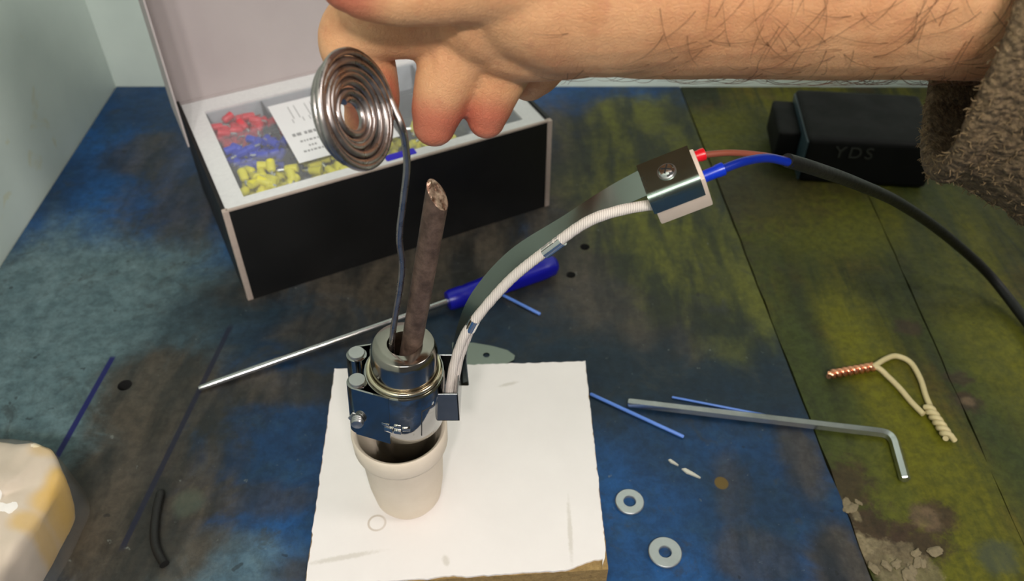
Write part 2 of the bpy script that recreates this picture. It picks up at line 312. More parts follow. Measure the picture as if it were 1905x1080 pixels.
for (px, py) in ((663, 656), (664, 706)):                     # folded barrel ends with their pins
    q = IV @ atz(px, py, (HM @ Vector((-0.016, 0, bz))).z); q.z = 0
    o = MB().lathe([(0.0, hz0), (0.0032, hz0), (0.0034, hz0+0.0004), (0.0034, bz-0.0008), (0.0031, bz-0.0006), (0.0, bz-0.0006)], 32, M=HM @ Matrix.Translation(q)).build('barrel', MIRROR, ht, ang=40)
    MB().lathe([(0.0, bz-0.0010), (0.0027, bz-0.0010), (0.0028, bz+0.0001), (0.0026, bz+0.0004), (0.0, bz+0.0005)], 32, M=HM @ Matrix.Translation(q)).build('pin', GREYM, o, ang=40)
    # sheet joining barrel and band
    dirn = Vector((0, 0, 0)) - q; dirn.z = 0; side = 0.0034 if py < 680 else -0.0034
    th_ = math.atan2(q.y, q.x) + (-1 if side > 0 else 1)*math.acos(0.0100/q.xy.length); nv = Vector((math.cos(th_), math.sin(th_), 0)); p0 = q + nv*0.0033; p1 = nv*0.0133
    mb = MB(); dd = (p1-p0).normalized(); nn = Vector((-dd.y, dd.x, 0))*0.0003
    vs = [tuple(p + s*nn + Vector((0, 0, z))) for z in (hz0, hz1) for p in (p0, p1) for s in (-1, 1)]
    mb.add(vs, [(0, 1, 3, 2), (4, 6, 7, 5), (0, 4, 5, 1), (2, 3, 7, 6), (0, 2, 6, 4), (1, 5, 7, 3)], M=HM); mb.build('clamp_sheet', MIRROR, ht, smooth=False)
    if py > 680: qf = q.copy()
sc = Matrix.Translation(Vector((qf.x, qf.y-0.0030, hz0+0.0085))) @ Matrix.Rotation(PI/2, 4, 'X')
o = MB().lathe([(0.0, -0.002), (0.0022, -0.002), (0.0022, 0.0)] + [(0.0022 - 0.0002*(k % 2), 0.0004*k) for k in range(8)] + [(0.0019, 0.0031), (0.0, 0.0033)], 28, M=HM @ sc).build('clamp_screw', GREYM, ht, ang=30)
MB().lathe([(0.0, 0.0), (0.0032, 0.0), (0.0034, 0.0003), (0.0032, 0.0006), (0.0, 0.0006)], 6, M=HM @ sc).build('nut', GREYM, o, smooth=False)
# pressed slot and tabs on the front of the band
def on_band(a, z, w, h, r=0.0135, dep=0.0004, bev=0.0002):
    M = HM @ Matrix.Rotation(a, 4, 'Z') @ Matrix.Translation((r, 0, z)); return MB().box((-dep, -w/2, -h/2), (dep, w/2, h/2), M, bev)
DARKM = simple('dark_slot', (0.02, 0.02, 0.02), 0.5)
on_band(-PI*0.69, hz0+0.0080, 0.0040, 0.0052, 0.0133).build('slot', DARKM, ht)
for a, z, w, h in ((-PI*0.625, hz0+0.0100, 0.0028, 0.0010), (-PI*0.53, hz0+0.0100, 0.0024, 0.0012), (-PI*0.53, hz0+0.0072, 0.0026, 0.0016), (-PI*0.46, hz0+0.0088, 0.0026, 0.0014), (-PI*0.60, hz0+0.0076, 0.0030, 0.0022)):
    on_band(a, z, w, h, 0.0134, 0.0005).build('pressed_tab', STEEL, ht)
mb = MB()                                                      # joggle line of the sheet's overlap
for a, z, w, h in ((-PI*0.335, hz0+0.010, 0.0003, 0.013), (-PI*0.275, hz0+0.0165, 0.0048, 0.0003)):
    M = HM @ Matrix.Rotation(a, 4, 'Z') @ Matrix.Translation((0.0134, 0, z)); mb.box((-0.0003, -w/2, -h/2), (0.00008, w/2, h/2), M)
mb.build('overlap_line', DARKM, ht)
# terminal box: open topped sheet box for the leads
TB = [aty(803, 733, 0.1815), aty(852, 735, 0.1815)]
bx0 = TB[0].x; bx1 = TB[1].x; btop = TB[0].z; bbot = btop - 0.0140; by0, by1 = 0.1815, 0.1975
mb = MB(); w = 0.0005
for a, b in (((bx0, by0, bbot), (bx1, by0+w, btop)), ((bx0, by1-w, bbot), (bx1, by1, btop+0.002)), ((bx0, by0, bbot), (bx0+w, by1, btop)), ((bx1-w, by0, bbot), (bx1, by1, btop)), ((bx0, by0, bbot), (bx1, by1, bbot+w))): mb.box(a, b, bev=0.0001, seg=1)
mb.build('terminal_box', simple('dull_sheet_steel', (0.30, 0.31, 0.32), 0.24, 1.0, 0.05, 200), ht)
# the arm: thin bright strip with a braided lead clipped along one edge
L = spline([(aty(838, 716, .2000)), aty(840, 670, .2010), aty(852, 606, .2010), aty(880, 542, .1995), aty(948, 466, .1985), aty(1048, 402, .1975), aty(1128, 350, .1965), aty(1186, 318, .1960)], 8)
R = spline([(aty(872, 716, .1965)), aty(868, 670, .1960), aty(874, 612, .1950), aty(906, 565, .1935), aty(966, 500, .1925), aty(1056, 436, .1915), aty(1140, 392, .1905), aty(1212, 360, .1900)], 8)
vs = []; fs = []
for i in range(len(L)):
    tg = (L[min(i+1, len(L)-1)] - L[max(0, i-1)]).normalized(); nn = tg.cross(R[i]-L[i]).normalized()*0.00022
    vs += [L[i]+nn, R[i]+nn, R[i]-nn, L[i]-nn]
for i in range(len(L)-1):
    for k in range(4): fs.append((4*i+k, 4*i+(k+1) % 4, 4*i+4+(k+1) % 4, 4*i+4+k))
fs += [(0, 1, 2, 3), tuple(4*(len(L)-1)+k for k in (3, 2, 1, 0))]
STRIP = simple('spring_strip', (0.24, 0.27, 0.24), 0.22, 1.0, 0.06, 70)
MB().add(vs, fs).build('arm_strip', STRIP, ht, ang=50)
t = NT('glass_braid'); wv = t.n('ShaderNodeTexWave', wave_type='BANDS'); wv.inputs['Scale'].default_value = 520; wv.inputs['Distortion'].default_value = 2; t.put(wv.inputs[0], t.co)
t.set(Base_Color=t.mix(wv.outputs['Fac'], lin(196, 184, 176), lin(236, 226, 218)), Roughness=0.8); BRAID = t.m
def braid(path, r):                                          # sleeve with a woven relief
    mb = MB(); p = spline(path, 14); n = 16; N = len(p); vs = []; fs = []; up = None; s = 0.0
    for i in range(N):
        tg = (p[min(i+1, N-1)]-p[max(i-1, 0)]).normalized(); up = (up or tg.orthogonal()); up = (up - tg*up.dot(tg)).normalized(); sd = tg.cross(up)
        if i: s += (p[i]-p[i-1]).length
        for k in range(n):
            a = 2*PI*k/n; rr = r*(1 + 0.07*math.sin(4*a + s*4200)*math.sin(4*a - s*4200)); vs.append(p[i] + (up*math.cos(a)+sd*math.sin(a))*rr)
    for i in range(N-1):
        for k in range(n): fs.append((i*n+k, i*n+(k+1) % n, (i+1)*n+(k+1) % n, (i+1)*n+k))
    return mb.add(vs, fs + [tuple(range(n)), tuple((N-1)*n+k for k in range(n))])
bp = [(836, 740, .1880), (838, 715, .1890), (846, 672, .1900), (862, 628, .1905), (880, 600, .1910), (912, 560, .1910), (958, 512, .1905), (1022, 462, .1895), (1090, 414, .1885), (1150, 392, .1880), (1216, 380, .1880)]
BP = [aty(*q) for q in bp]
braid(BP, 0.00155).build('braided_lead', BRAID, ht, ang=80)
braid([q + Vector((0.0016, 0.0016, 0)) for q in BP[:4]] + [BP[4] + Vector((0.0004, 0.0014, -0.0004))], 0.0014).build('braided_lead', BRAID, ht, ang=80)
SHIN = simple('bright_clip', (0.75, 0.74, 0.73), 0.08, 1.0, 0.03)
for (x0, y0, Y0_, x1, y1, Y1_) in ((874, 612, .1910, 884, 593, .1910), (1014, 470, .1896, 1046, 446, .1892)):
    a = aty(x0, y0, Y0_); b = aty(x1, y1, Y1_); MB().tube([a, b], 0.00185, 20).build('clip', SHIN, ht, ang=50)
# head: flat plate rolled down over a ceramic connector block
O = aty(1243, 322, 0.190)
ca, sa = math.cos(math.radians(29)), math.sin(math.radians(29))
vd = (O - Vector((0, 0, CH))).normalized(); r0 = vd.cross(Vector((0, 0, 1))).normalized(); u0 = r0.cross(vd)
A = r0*ca + u0*sa; Bv = r0*sa - u0*ca; Nn = -vd
tilt = math.radians(36); B2 = Bv*math.cos(tilt) + vd*-math.sin(tilt)*-1*-1; B2 = (Bv*math.cos(tilt) + Nn*-1*math.sin(tilt)*-1).normalized(); N2 = A.cross(B2)
if N2.dot(Nn) < 0: N2 = -N2
# plate normal leans to the upper left so the rolled edge shows below it
B2 = (Bv*math.cos(tilt) + Nn*(1)*math.sin(tilt)).normalized() if (Nn*math.cos(tilt) - Bv*math.sin(tilt)).dot(Nn) > 0 else B2
N2 = (Nn*math.cos(tilt) - Bv*math.sin(tilt)).normalized()
HD = frame(O, A, B2, N2)
hl = 0.0073; hb = 0.0060; sx = 0.0005
rr = 0.0022; sec = [(-hb, 0.0), (hb-rr, 0.0)] + [(hb-rr + rr*math.sin(a), -rr + rr*math.cos(a)) for a in (PI/2*k/8 for k in range(1, 9))] + [(hb, -0.0066)]
mb = MB(); vs = []; fs = []
off = [(0.0)]*len(sec)
for i, (b, n) in enumerate(sec):
    dn = (0, 1) if i < 2 else ((math.sin(PI/2*min(1, (i-1)/8)), math.cos(PI/2*min(1, (i-1)/8))))
    for s_ in (0, 1):
        for e in (-1, 1): vs.append((e*hl, b + dn[0]*sx*s_, n + dn[1]*sx*s_))
for i in range(len(sec)-1):
    q = 4*i; p = q+4
    fs += [(q, q+1, p+1, p), (q+2, p+2, p+3, q+3), (q, p, p+2, q+2), (q+1, q+3, p+3, p+1)]
fs += [(0, 2, 3, 1), tuple(4*(len(sec)-1)+k for k in (0, 1, 3, 2))]
mb.add(vs, fs, M=HD); mb.build('head_plate', simple('head_sheet_steel', (0.27, 0.33, 0.29), 0.26, 1.0, 0.05, 70), ht, ang=30)
CERW = simple('white_ceramic', lin(226, 206, 190), 0.6, 0, 0.05, 200)
MB().box((-hl+0.0006, -hb+0.001, -0.0138), (hl+0.0012, hb-0.0002, -0.0003), HD, 0.0006).build('connector_block', CERW, ht)
SM = HD @ Matrix.Translation((-0.0002, -0.0002, sx))
o = MB().lathe([(0.0, 0.0), (0.0026, 0.0), (0.0026, 0.0003), (0.0, 0.0003)], 32, M=SM).build('washer', GREYM, ht, ang=30)
o = MB().lathe([(0.0, 0.0), (0.0022, 0.0003), (0.0022, 0.0007), (0.0018, 0.0012), (0.0010, 0.0015), (0.0, 0.0016)], 28, M=SM).build('screw', SHIN, ht, ang=30)
mb = MB()
for k in range(2): mb.box((-0.0014, -0.0002, 0.0012), (0.0014, 0.0002, 0.00168), SM @ Matrix.Rotation(0.5 + k*PI/2, 4, 'Z'))
mb.build('cross_slot', DARKM, o, smooth=False)

# power cable: crimped ends, two wires, black sheath
pc = thing('power_cable', 'black power cable with red and blue crimped ends plugged into the connector block', 'cable', atz(1830, 500))
RED = simple('red_plastic', lin(222, 20, 34), 0.3); BLU = simple('blue_plastic', lin(10, 50, 190), 0.3)
BWIRE = simple('brown_insulation', lin(142, 76, 58), 0.4); LWIRE = simple('blue_insulation', lin(8, 40, 150), 0.35); SHEATH = simple('black_rubber', lin(14, 13, 12), 0.55, 0, 0.2, 600, 0.3)
def crimp(a, b, r, m):
    return MB().tube([a, a.lerp(b, .04), a.lerp(b, .62), a.lerp(b, .7), a.lerp(b, .97), b], [r*.9, r*.96, r*.96, r*1.06, r*1.06, r*.9], 24).build('crimp_sleeve', m, pc, ang=50)
crimp(aty(1280, 296, .1945), aty(1311, 286, .1955), .00165, RED); crimp(aty(1306, 330, .1880), aty(1347, 313, .1895), .00175, BLU)
MB().tube(spline([aty(1308, 288, .1953), aty(1360, 284, .197), aty(1420, 289, .199), aty(1470, 299, .201)]), .0009, 14).build('brown_wire', BWIRE, pc, ang=80)
MB().tube(spline([aty(1343, 315, .1892), aty(1385, 300, .193), aty(1430, 294, .198), aty(1472, 303, .2005)]), .00125, 14).build('blue_wire', LWIRE, pc, ang=80)
shp = [aty(1464, 298, .2005), atz(1520, 315, .150), atz(1590, 340, .128), atz(1670, 376, .092), atz(1750, 430, .050), atz(1830, 500, .016), atz(1885, 566, .0050), atz(1945, 650, .0040), atz(2030, 800, .0040)]
MB().tube(spline(shp), [.0020 + .0006*k/len(spline(shp)) for k in range(len(spline(shp)))], 18).build('sheath', SHEATH, pc, ang=80)

# the brown rod standing in the crucible
t = NT('scaled_copper_rod'); n1 = t.noise(240, 5, 0.7); n2 = t.noise(60, 3)
t.set(Base_Color=t.mix(t.ramp(n1, 0.3, 0.7), lin(70, 54, 46), lin(112, 90, 78)), Roughness=t.ramp(n2, 0.3, 0.7, 0.42, 0.62), Metallic=0.35); t.bump(n1, 0.35, 0.0005); ROD = t.m
t = NT('bare_copper'); n1 = t.noise(400, 4); t.set(Base_Color=t.mix(t.ramp(n1, 0.35, 0.65), lin(110, 70, 52), lin(226, 190, 168)), Roughness=0.3, Metallic=0.9); t.bump(n1, 0.7, 0.001); COP = t.m
r_lo = aty(766, 640, .1890); r_hi = aty(814, 362, .1890); rd = (r_hi-r_lo).normalized(); rod_r = 0.0034
rb = r_lo - rd*0.030; RM = axis_frame(rb, rd); LEN = (r_hi-rb).length
n = 40; vs = []; fs = []; rows = 30
def cut(a): return LEN + 0.0036*math.cos(a - math.radians(158)) + 0.0003*noise.noise((math.cos(a)*3, math.sin(a)*3, 0))
for i in range(rows+1):
    for k in range(n):
        a = 2*PI*k/n; z = (LEN-0.006)*i/rows if i < rows else cut(a); rr_ = rod_r*(1 + 0.012*noise.noise((math.cos(a)*2, math.sin(a)*2, i*0.5)))
        vs.append((rr_*math.cos(a), rr_*math.sin(a), z))
for i in range(rows):
    for k in range(n): fs.append((i*n+k, i*n+(k+1) % n, (i+1)*n+(k+1) % n, (i+1)*n+k))
rod = thing('copper_rod', 'brown scaled metal rod with a slanted cut end standing in the crucible bore', 'rod', rb)
MB().add(vs, fs + [tuple(range(n-1, -1, -1))], M=RM).build('shaft', ROD, rod, ang=50)
vs = [];
for j in range(7):
    f = 1 - j/7
    for k in range(n):
        a = 2*PI*k/n; x, y = rod_r*f*math.cos(a), rod_r*f*math.sin(a)
        z = LEN + 0.0036*f*math.cos(a-math.radians(158)) + (0.0005*noise.noise((x*900, y*900, 1)) if j else -0.0001) + (0.0016*math.exp(-((f-0.72)/0.14)**2)*max(0, math.cos(a-math.radians(170)))**10)
        vs.append((x, y, z))
vs.append((0, 0, LEN)); fs = [(j*n+k, j*n+(k+1) % n, (j+1)*n+(k+1) % n, (j+1)*n+k) for j in range(6) for k in range(n)] + [(6*n+k, 6*n+(k+1) % n, 7*n) for k in range(n)]
tag(MB().add(vs, fs, M=RM).build('cut_face', COP, rod, ang=40), 'bright rough copper-coloured cut face')

# ---------------------------------------------------------------- solder coil and its tail
SOLD = NT('solder'); n1 = SOLD.noise(300, 4); SOLD.set(Base_Color=SOLD.mix(n1, (0.27, 0.24, 0.23), (0.46, 0.42, 0.41)), Roughness=SOLD.ramp(n1, 0.3, 0.7, 0.24, 0.4), Metallic=1.0); SOLD.bump(n1, 0.2, 0.0003); SOLD = SOLD.m
cc = aty(667, 209, .1775); vd = (cc - Vector((0, 0, CH))).normalized(); r0 = vd.cross(Vector((0, 0, 1))).normalized(); u0 = r0.cross(vd)
e1 = u0*math.cos(0.10) - r0*math.sin(0.10); e2f = r0*math.cos(0.10) + u0*math.sin(0.10); e2 = e2f*0.60 - vd*-0.80; e2.normalize(); en = e1.cross(e2).normalized()
if en.dot(vd) < 0: en = -en                                   # en points away from the camera
pts = []; turns = 6.3; N = 360
for i in range(N+1):
    th = 2*PI*turns*i/N; fr = i/N; R_ = 0.0034 + (0.0143-0.0034)*fr**0.9 + 0.00035*math.sin(th*0.7)
    a = 0.12 + 2*PI*turns - th
    pts.append(cc + (e2*math.cos(a) + e1*math.sin(a))*R_ + en*(0.0026*(1-fr)**1.2 + 0.0003*math.sin(th*1.3)))
back = []
for i in range(150):                                          # second layer behind
    th = 2*PI*2.6*i/150; R_ = 0.0137 - 0.0026*i/150*2.0; a = th - 1.2
    back.append(cc + (e2*math.cos(a) + e1*math.sin(a))*R_ + en*(0.0021 + 0.0014*i/150))
tail = spline([pts[-5], pts[-1], aty(746, 232, .1865), aty(754, 268, .1865), aty(757, 312, .1865), aty(750, 375, .187), aty(743, 440, .1875), aty(748, 490, .188), aty(744, 535, .188), aty(735, 590, .1882), aty(729, 640, .1872), aty(731, 672, .1868)], 8)
sw = thing('solder_wire', 'grey flat coil of solder wire held in the hand, its tail reaching into the crucible', 'solder', tail[-1])
MB().tube(pts, 0.00098, 10).build('coil', SOLD, sw, ang=80); MB().tube(back, 0.00098, 10).build('coil', SOLD, sw, ang=80)
MB().tube(tail, 0.00098, 12).build('tail', SOLD, sw, ang=80)

# ---------------------------------------------------------------- open box with the crimp-sleeve case
fl = Vector((-.1328, .3100, 0)); fr_ = Vector((.0215, .388, 0)); U = (fr_-fl).normalized(); V = Vector((-U.y, U.x, 0))
BM = frame(fl, U, V, Vector((0, 0, 1))); BL, BD, BH = 0.1716, 0.105, 0.056
BLK = simple('black_print_card', lin(9, 9, 10), 0.5, 0, 0.3, 30); WCARD = NT('white_card_inside'); n1 = WCARD.noise(25)
WCARD.set(Base_Color=WCARD.mix(n1, lin(172, 162, 162), lin(186, 177, 176)), Roughness=0.8); WCARD = WCARD.m
EDGE = simple('raw_card_edge', lin(176, 160, 150), 0.85, 0, 0.15, 400)
bx = thing('cardboard_box', 'open black cardboard box with white inside and raised lid', 'box', fl)
w = 0.0016
MB().box((0.003, -w, 0), (BL-0.003, 0, BH-0.0008), BM).build('front_panel', BLK, bx, smooth=False)
for a, b in (((0, -w-.0003, 0.0), (0.003, 0.0012, BH)), ((BL-0.003, -w-.0003, 0.0), (BL, 0.0012, BH))):
    MB().box(a, b, BM, 0.0006).build('panel_edge', EDGE, bx)
MB().box((0.002, -w+.0002, BH-0.0009), (BL-.002, 0, BH), BM).build('top_edge', EDGE, bx, smooth=False)
for a, b in (((0.0, 0.001, 0), (w, BD, BH)), ((BL-w, 0.001, 0), (BL, BD, BH))): MB().box(a, b, BM).build('side_panel', BLK, bx, smooth=False)
MB().box((w, BD-w, 0), (BL-w, BD, BH-.001), BM).build('back_panel', WCARD, bx, smooth=False)
MB().box((w, 0, 0), (BL-w, BD-w, w), BM).build('bottom_panel', BLK, bx, smooth=False)
lid = MB().box((-0.001, BD+0.0002, BH-0.002), (BL+0.001, BD+0.0010, BH+0.115), BM).build('lid', WCARD, bx, smooth=False)
MB().box((-0.001, BD+0.0011, BH-0.002), (BL+0.001, BD+0.0018, BH+0.115), BM).build('lid_cover', BLK, lid, smooth=False)
MB().prism([(0.062, 0.0), (BD, 0.0), (BD, 0.115), (0.070, 0.115), (0.0625, 0.10)], 0, 0.0009, M=BM @ Matrix(((0, 0, 1, -0.0028), (1, 0, 0, 0), (0, 1, 0, BH-0.002), (0, 0, 0, 1)))).build('side_flap', WCARD, lid, smooth=False)
CU0, CU1, CV0, CV1, CT = 0.0125, 0.1585, 0.0085, 0.0905, 0.0540
FOAM = NT('white_foam'); n1 = FOAM.noise(420, 3); FOAM.set(Base_Color=FOAM.mix(n1, lin(202, 202, 203), lin(222, 222, 222)), Roughness=0.9); FOAM.bump(n1, 0.25, 0.0005); FOAM = FOAM.m
fo = [(w+.0004, 0.0004), (BL-w-.0004, 0.0004), (BL-w-.0004, BD-w-.0004), (w+.0004, BD-w-.0004)]
inn = [(CU0-.0006, CV0-.0006), (CU1+.0006, CV0-.0006), (CU1+.0006, CV1+.0006), (CU0-.0006, CV1+.0006)]
mb = MB().prism(fo, 0.034, BH-0.0014, [inn], M=BM); mb.box((w+.0004, .0004, w+.0002), (BL-w-.0004, BD-w-.0004, 0.034), BM)
tag(mb.build('foam_insert', FOAM, smooth=False), 'white foam tray with cut-out filling the black box', 'foam insert')
cs_ = thing('sleeve_case', 'clear plastic compartment case of crimp sleeves set in the white foam', 'case', BM @ Vector((CU0, CV0, 0.0345)))
PLA = clear('clear_plastic', gloss=0.09); mb = MB(); z0 = 0.0345
mb.box((CU0, CV0, z0), (CU1, CV1, z0+0.0008), BM); mb.build('tray_floor', PLA, cs_, smooth=False)
rows_ = [CV0, 0.0395, 0.0655, CV1]; cols = [CU0 + (CU1-CU0)*k/5 for k in range(6)]
for v in rows_: MB().box((CU0, v-.0004, z0), (CU1, v+.0004, CT-.001), BM).build('divider', PLA, cs_, smooth=False)
for u in cols: MB().box((u-.0004, CV0, z0), (u+.0004, CV1, CT-.001), BM).build('divider', PLA, cs_, smooth=False)
MB().box((CU0-.0002, CV0-.0002, CT-.001), (CU1+.0002, CV1+.0002, CT), BM, 0.0003).build('clear_lid', PLA, cs_)
tag(MB().box((0.082, CV0-.0045, CT-.003), (0.098, CV0+.0005, CT+.0012), BM, 0.0008).build('latch', simple('latch_blue', lin(36, 22, 190), 0.4), cs_), 'bright blue latch')
TUBE = simple('tinned_tube', (0.8, 0.8, 0.8), 0.25, 1.0)
FR = simple('ferrule_red', lin(214, 44, 60), 0.4); FB = simple('ferrule_blue', lin(34, 58, 190), 0.4); FY = simple('ferrule_yellow', lin(226, 216, 56), 0.45)
fm = {}
for k, m in (('red', FR), ('blue', FB), ('yellow', FY)):
    s_ = 1.35 if k == 'yellow' else 1.25
    mb = MB().lathe([(0.0, -0.0001), (0.00105*s_, -0.0001), (0.00165*s_, 0.0008), (0.0017*s_, 0.0048*s_), (0.0011*s_, 0.0050*s_), (0.0, 0.0046*s_)], 9, mi=0)
    mb.lathe([(0.0, -0.0026*s_), (0.0006*s_, -0.0026*s_), (0.0006*s_, 0.0)], 7, mi=1); fm[k] = mb.mesh('crimp_sleeve_'+k, [m, TUBE], ang=40)
def fill(k, u0, u1, v0, v1, cnt, where):
    for i in range(cnt):
        o = bpy.data.objects.new('crimp_sleeve', fm[k]); C.objects.link(o)
        u = random.uniform(u0+.0036, u1-.0036); v = random.uniform(v0+.0034, v1-.0034); z = z0 + 0.0055 + 0.0108*(i/cnt)
        o.location = BM @ Vector((u, v, z)); o.rotation_euler = (PI/2 + random.uniform(-.35, .35), random.uniform(0, 6), random.uniform(0, 6.28))
        tag(o, '%s plastic crimp sleeve lying loose in %s' % (k, where), 'crimp sleeve', '%s crimp sleeves in %s' % (k, where))
fill('red', cols[0], cols[1], rows_[2], rows_[3], 46, 'the outer left red compartment of the case')
fill('blue', cols[0], cols[1], rows_[1], rows_[2], 46, 'the outer left blue compartment of the case')
fill('yellow', cols[0], cols[1], rows_[0], rows_[1], 46, 'the outer left yellow compartment of the case')
fill('yellow', cols[1], cols[2], rows_[0], rows_[1], 36, 'the yellow compartment just below the paper card')
fill('red', cols[1], cols[2], rows_[2], rows_[3], 30, 'the red compartment just above the paper card')
fill('blue', cols[1], cols[2], rows_[1], rows_[2], 22, 'the blue compartment under the paper card')
fill('yellow', cols[2], cols[3], rows_[0], rows_[1], 30, 'the yellow compartment behind the solder coil')
fill('yellow', cols[3], cols[4], rows_[0], rows_[1], 30, 'the yellow compartment behind the fingertips')
cdz = CT + 0.0003; PAPER = simple('paper_white', lin(226, 226, 228), 0.7, 0, 0.03); INK = simple('grey_ink', lin(150, 150, 152), 0.8)
card = thing('paper_card', 'white printed paper card lying on the clear sleeve case', 'card', BM @ Vector((0.045, 0.022, cdz)))
K0, K1, KV0, KV1 = 0.0430, 0.0960, 0.0225, 0.0805
MB().prism([(K0, KV0), (K1, KV0), (K1, KV1), (K0, KV1)], cdz, cdz+.0003, M=BM).build('sheet', PAPER, card, smooth=False)
mb = MB()
def dash(u0, v0, u1, v1): mb.box((K0+u0, KV0+v0, cdz+.00031), (K0+u1, KV0+v1, cdz+.00036), BM)
u = 0.004
while u < 0.040:
    wd_ = random.uniform(.0012, .0024); dash(u, .0235, u+wd_, .0262); u += wd_ + random.choice((.0006, .0006, .0016))
for v0, ua, ub in ((.017, .006, .016), (.012, .009, .013), (.0075, .005, .018)):
    u = ua
    while u < ub: wd_ = random.uniform(.0008, .0016); dash(u, v0, u+wd_, v0+.0016); u += wd_ + .0006
mb.build('printed_lines', INK, card, smooth=False)
mb = MB()
for ux in (0.011, 0.020):
    for (du, v0, v1) in ((-.0028, .036, .0400), (.0028, .036, .0400), (-.0016, .040, .053), (.0016, .040, .053)):
        mb.box((K0+ux+du-.0002, KV0+v0, cdz+.00031), (K0+ux+du+.0002, KV0+v1, cdz+.00036), BM)
mb.lathe([(0.0, .0), (.0008, .0), (.0008, .00006), (0, .00006)], 12, M=BM @ Matrix.Translation((K0+.030, KV0+.047, cdz+.00031)))
mb.build('printed_drawing', INK, card, smooth=False)

# ---------------------------------------------------------------- screwdriver and other things lying on the bench
sd = thing('screwdriver', 'long thin screwdriver with blue plastic handle lying behind the crucible', 'screwdriver', atz(830, 560))
a = atz(370, 722, .0018); b = atz(832, 560, .0052); dr = (b-a).normalized(); e = atz(1036, 489, .0064); 
MB().tube([a, a+dr*.001, a+dr*.004, a+dr*.006, b+dr*.004], [.0009, .0012, .0013, .00155, .00165], 16).build('shank', simple('shank_steel', (0.6, 0.6, 0.6), 0.22, 1.0, 0.08, 200), sd, ang=40)
HLn = (e-b).length; hd_ = (e-b).normalized(); DM = axis_frame(b, hd_, Vector((0, 0, 1))); vs = []; fs = []; n = 48
prof_h = [(0.0, .0030), (0.0003, .0046), (.002, .0052), (.008, .0053), (.0095, .0050), (.012, .0054), (HLn*.5, .0060), (HLn*.85, .0062), (HLn*.95, .0056), (HLn*.99, .0036), (HLn, .0012)]
for i, (z, r) in enumerate(prof_h):
    for k in range(n):
        a_ = 2*PI*k/n; fl_ = 1 - (0.07*(0.5+0.5*math.cos(6*a_)) if 4 < i < 8 else 0.0); vs.append((r*fl_*math.cos(a_), r*fl_*math.sin(a_), z))
for i in range(len(prof_h)-1):
    for k in range(n): fs.append((i*n+k, i*n+(k+1) % n, (i+1)*n+(k+1) % n, (i+1)*n+k))
fs += [tuple(range(n-1, -1, -1)), tuple((len(prof_h)-1)*n+k for k in range(n))]
MB().add(vs, fs, M=DM).build('handle', simple('handle_blue', lin(14, 16, 150), 0.32), sd, ang=45)

PALEB = simple('pale_blue_plastic', lin(92, 132, 214), 0.4)
for p, q, lab in (((915, 538), (1005, 584), 'thin pale blue stick poking out below the blue screwdriver handle'), ((1098, 732), (1272, 812), 'thin pale blue stick lying in front of the hex key beside the white board'), ((1250, 738), (1452, 777), 'thin pale blue stick lying along the far side of the hex key')):
    r = .0008 if 'far side' not in lab else .0005
    a = atz(*p, r+.0001); b = atz(*q, r+.0001); d_ = (b-a)
    tag(MB().tube([a, a+d_*.01, b-d_*.01, b], [r*.7, r, r, r*.7], 12).build('plastic_stick', PALEB, ang=40), lab, 'stick', 'thin pale blue sticks')

HEX = simple('hex_key_steel', (0.58, 0.60, 0.60), 0.24, 1.0, 0.08, 150)
k0 = atz(1168, 748, .0021); kb = atz(1660, 806, .0021); ke = atz(1684, 892, .0021); d1 = (k0-kb).normalized(); d2 = (ke-kb).normalized(); rc = .0055
arc = [kb + d1*rc*(1-t_)**2 + d2*rc*t_**2 for t_ in (k/8 for k in range(9))]
tag(MB().tube([k0, k0-d1*.0006] + arc + [ke-d2*.0005, ke], [.0018] + [.0022]*(len(arc)+2) + [.0018], 6, rot=PI/6).build('hex_key', HEX, ang=25), 'bright steel L-shaped hex key lying across the blue and green boards', 'hex key')

ZN = simple('zinc_washer', (0.50, 0.52, 0.53), 0.36, 0.85, 0.12, 400)
for (x, y, ro, ri, lab) in ((1237, 1028, .0064, .0024, 'flat zinc washer on the blue board, the nearer of two'), (1171, 934, .0058, .0024, 'flat zinc washer on the blue board, close beside the white board edge')):
    p = atz(x, y, .0004)
    tag(MB().lathe([(ri, 0), (ro-.0002, 0), (ro, .0003), (ro, .0011), (ro-.0003, .0014), (ri+.0002, .0014), (ri, .0011)], 48, closed=True, M=Matrix.Translation((p.x, p.y, .0001))).build('washer', ZN, ang=30), lab, 'washer', 'flat washers')

CHIP = simple('pale_chip', lin(190, 188, 176), 0.8)
for (p, q, wd_, lab) in (((1268, 873), (1303, 889), .0017, 'larger pale splinter lying on the blue board near the washers'), ((1243, 856), (1262, 866), .0012, 'smaller pale splinter lying on the blue board beside the larger one')):
    a = atz(*p); b = atz(*q); d_ = (b-a); n_ = Vector((-d_.y, d_.x, 0)).normalized()
    poly = [a, a + d_*.3 - n_*wd_*.5, b - n_*wd_*.2, b, a + d_*.6 + n_*wd_*.4, a + d_*.15 + n_*wd_*.6]
    tag(MB().prism([tuple(v.xy) for v in poly], .0, .0008).build('splinter', CHIP, smooth=False), lab, 'splinter', 'pale splinters')

# steel tongue with a hole, lying behind the board
px = [(842, 640), (880, 640), (915, 646), (944, 654), (958, 664), (956, 672), (936, 682), (842, 684)]
tag(MB().prism([tuple(atz(*p).xy) for p in px], .0002, .0012, [circle(*atz(905, 663).xy, .0016, 18)]).build('steel_tongue', STRIP, smooth=False), 'flat dull steel tongue with a small hole behind the white board', 'plate')

